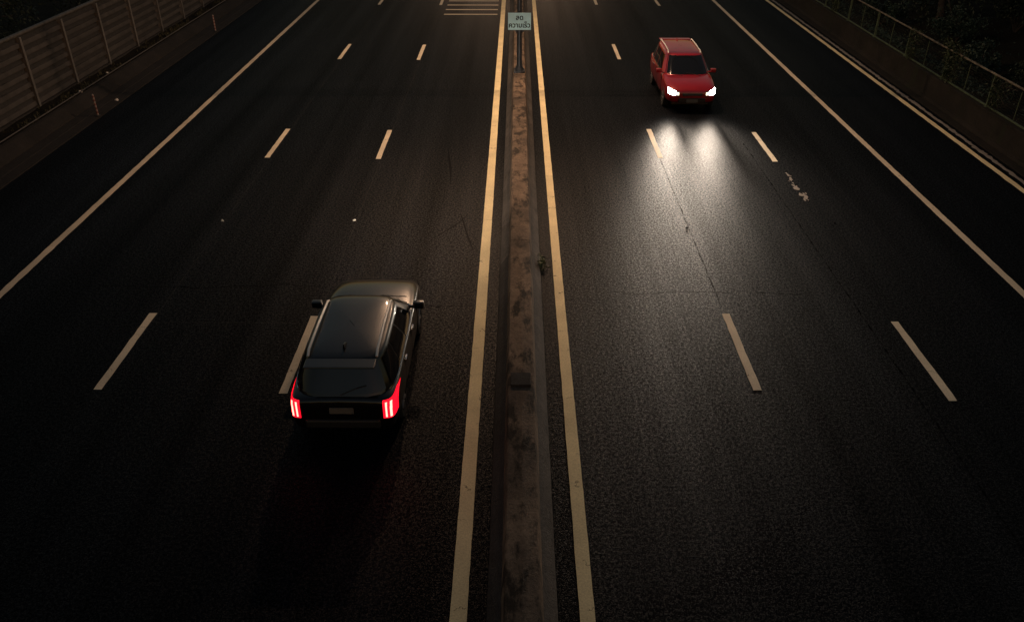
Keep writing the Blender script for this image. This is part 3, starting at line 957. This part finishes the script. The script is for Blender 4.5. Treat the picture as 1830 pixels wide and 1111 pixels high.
    for s in (-.45, .2): wpr.tube([(s, f0+.10, z0+.005), (s+.28, f0-.03, z0+.055), (s+.52, f0-.06, z0+.07)], .009, 5)
    wpr.build('wiper', PLASTIC, t)
    # --- rear
    if spec['hatch']:
        MB().box((0, yR+.02, .52), (1.25,.09,.17)).build('rear_bumper', PLASTIC, t, bevel=.03)
        MB().box((0, r1-.10, z1+.0), (w1*1.75,.26,.03)).build('spoiler', paint, t, bevel=.012)
        MB().tube([(0, r0-.03, z0+.07), (.25, r0+.03, z0+.16), (.42, r0+.05, z0+.20)], .009, 5).build('rear_wiper', PLASTIC, t)
    else:
        MB().box((0, yR+.02, .46), (1.2,.08,.12)).build('rear_bumper', PLASTIC, t, bevel=.03)
    MB().box((0, yR-.012, .80), (.40,.012,.12)).build('number_plate', PLATE, t, bevel=.003)
    TX, tz0, tz1 = spec['tail']
    for s in (-1, 1):
        def tl(u, v, off=.012):
            return proj(s*(TX-.12+.20*u), tz0+(tz1-tz0)*v, False, off)
        h = MB(); h.grid(tl, 10, 10); h.grid(lambda u, v: tl(u, v, -.03), 10, 10)
        to = h.build('tail_light', TAIL_RED if spec['lit_rear'] else TAIL_DIM, t, smooth=True)
        if spec['lit_rear']:
            for a, bb in ((.20,.34),(.54,.68)):
                MB().grid(lambda u, v: tl(a+(bb-a)*u, .08+.84*v, .018), 2, 10).build('light_bar', TAIL_HOT, to, smooth=True)
            ld = bpy.data.lights.new('tail_glow', 'SPOT'); ld.energy = TAIL_W; ld.color = (1,.02,.015)
            ld.spot_size = R(130); ld.spot_blend = 1.0; ld.shadow_soft_size = .06
            lo = bpy.data.objects.new('tail_glow', ld); COL.objects.link(lo); lo.parent = to
            lo.location = (s*TX, yR-.08, (tz0+tz1)/2); lo.rotation_euler = (R(-90+8), 0, 0)
    fin = MB(); fin.add([(-.02,r1+.28,z1+.045),(.02,r1+.28,z1+.045),(.02,r1+.46,z1+.05),(-.02,r1+.46,z1+.05),(-.006,r1+.27,z1+.13),(.006,r1+.27,z1+.13)],
            [(0,1,5,4),(1,2,5),(0,4,3),(2,3,4,5),(0,3,2,1)])
    fin.build('antenna_fin', paint, t)
    return t

SUV = dict(L=4.5, W=1.82, wheel_r=.34, wheels=(-1.32, 1.36),
    stations=[(-2.25,.74,.46,.90,.95),(-2.21,.83,.36,.97,1.0),(-2.05,.885,.29,1.0,1.03),(-1.5,.91,.25,1.0,1.03),(-.5,.91,.24,.99,1.02),(.6,.91,.24,.98,1.01),
              (1.0,.905,.25,.97,1.01),(1.5,.89,.26,.92,.98),(1.95,.86,.29,.82,.90),(2.18,.79,.34,.72,.78),(2.25,.70,.42,.66,.69)],
    cabin=dict(belt=(1.0,.865,1.05,-2.17), roof=(1.53,.66,.25,-1.86)),
    side_panes=((-.80,-.42),(-.38,.10),(.14,.66)), glint_rails=(-1.75,.05), handles=(-.85,.15), door_cuts=(-.95,-.02,.92),
    head_x=.58, head_z=.46, tail=(.80,.64,.97), hatch=True, lit_front=True, lit_rear=True, dip=.3, power=.48)
WAGON = dict(L=4.7, W=1.86, wheel_r=.345, wheels=(-1.38, 1.42),
    stations=[(-2.35,.76,.46,.92,.97),(-2.31,.85,.36,.99,1.02),(-2.1,.905,.29,1.02,1.05),(-1.5,.93,.25,1.02,1.05),(-.5,.93,.24,1.01,1.04),(.6,.93,.24,1.0,1.03),
              (1.0,.925,.25,.99,1.03),(1.5,.91,.26,.95,1.01),(2.0,.88,.29,.86,.94),(2.27,.81,.34,.76,.82),(2.35,.72,.42,.70,.73)],
    cabin=dict(belt=(1.02,.885,1.15,-2.25), roof=(1.58,.69,.35,-1.95)),
    side_panes=((-.80,-.42),(-.38,.10),(.14,.66)), glint_rails=(-1.85,.15), handles=(-.9,.2), door_cuts=(-1.0,0,.98),
    head_x=.69, head_z=.60, tail=(.82,.66,.98), hatch=True, lit_front=True, lit_rear=False, dip=.5, power=1)

car(SUV, 'dark_car', 'black hatchback with glowing red tail lights driving away on the left carriageway', BLACK_PAINT, (-2.86, 12.75, 0), 0)
car(WAGON, 'red_car', 'red car with bright white headlights coming towards the viewer on the right carriageway', RED_PAINT, (6.25, 31.0, 0), PI)
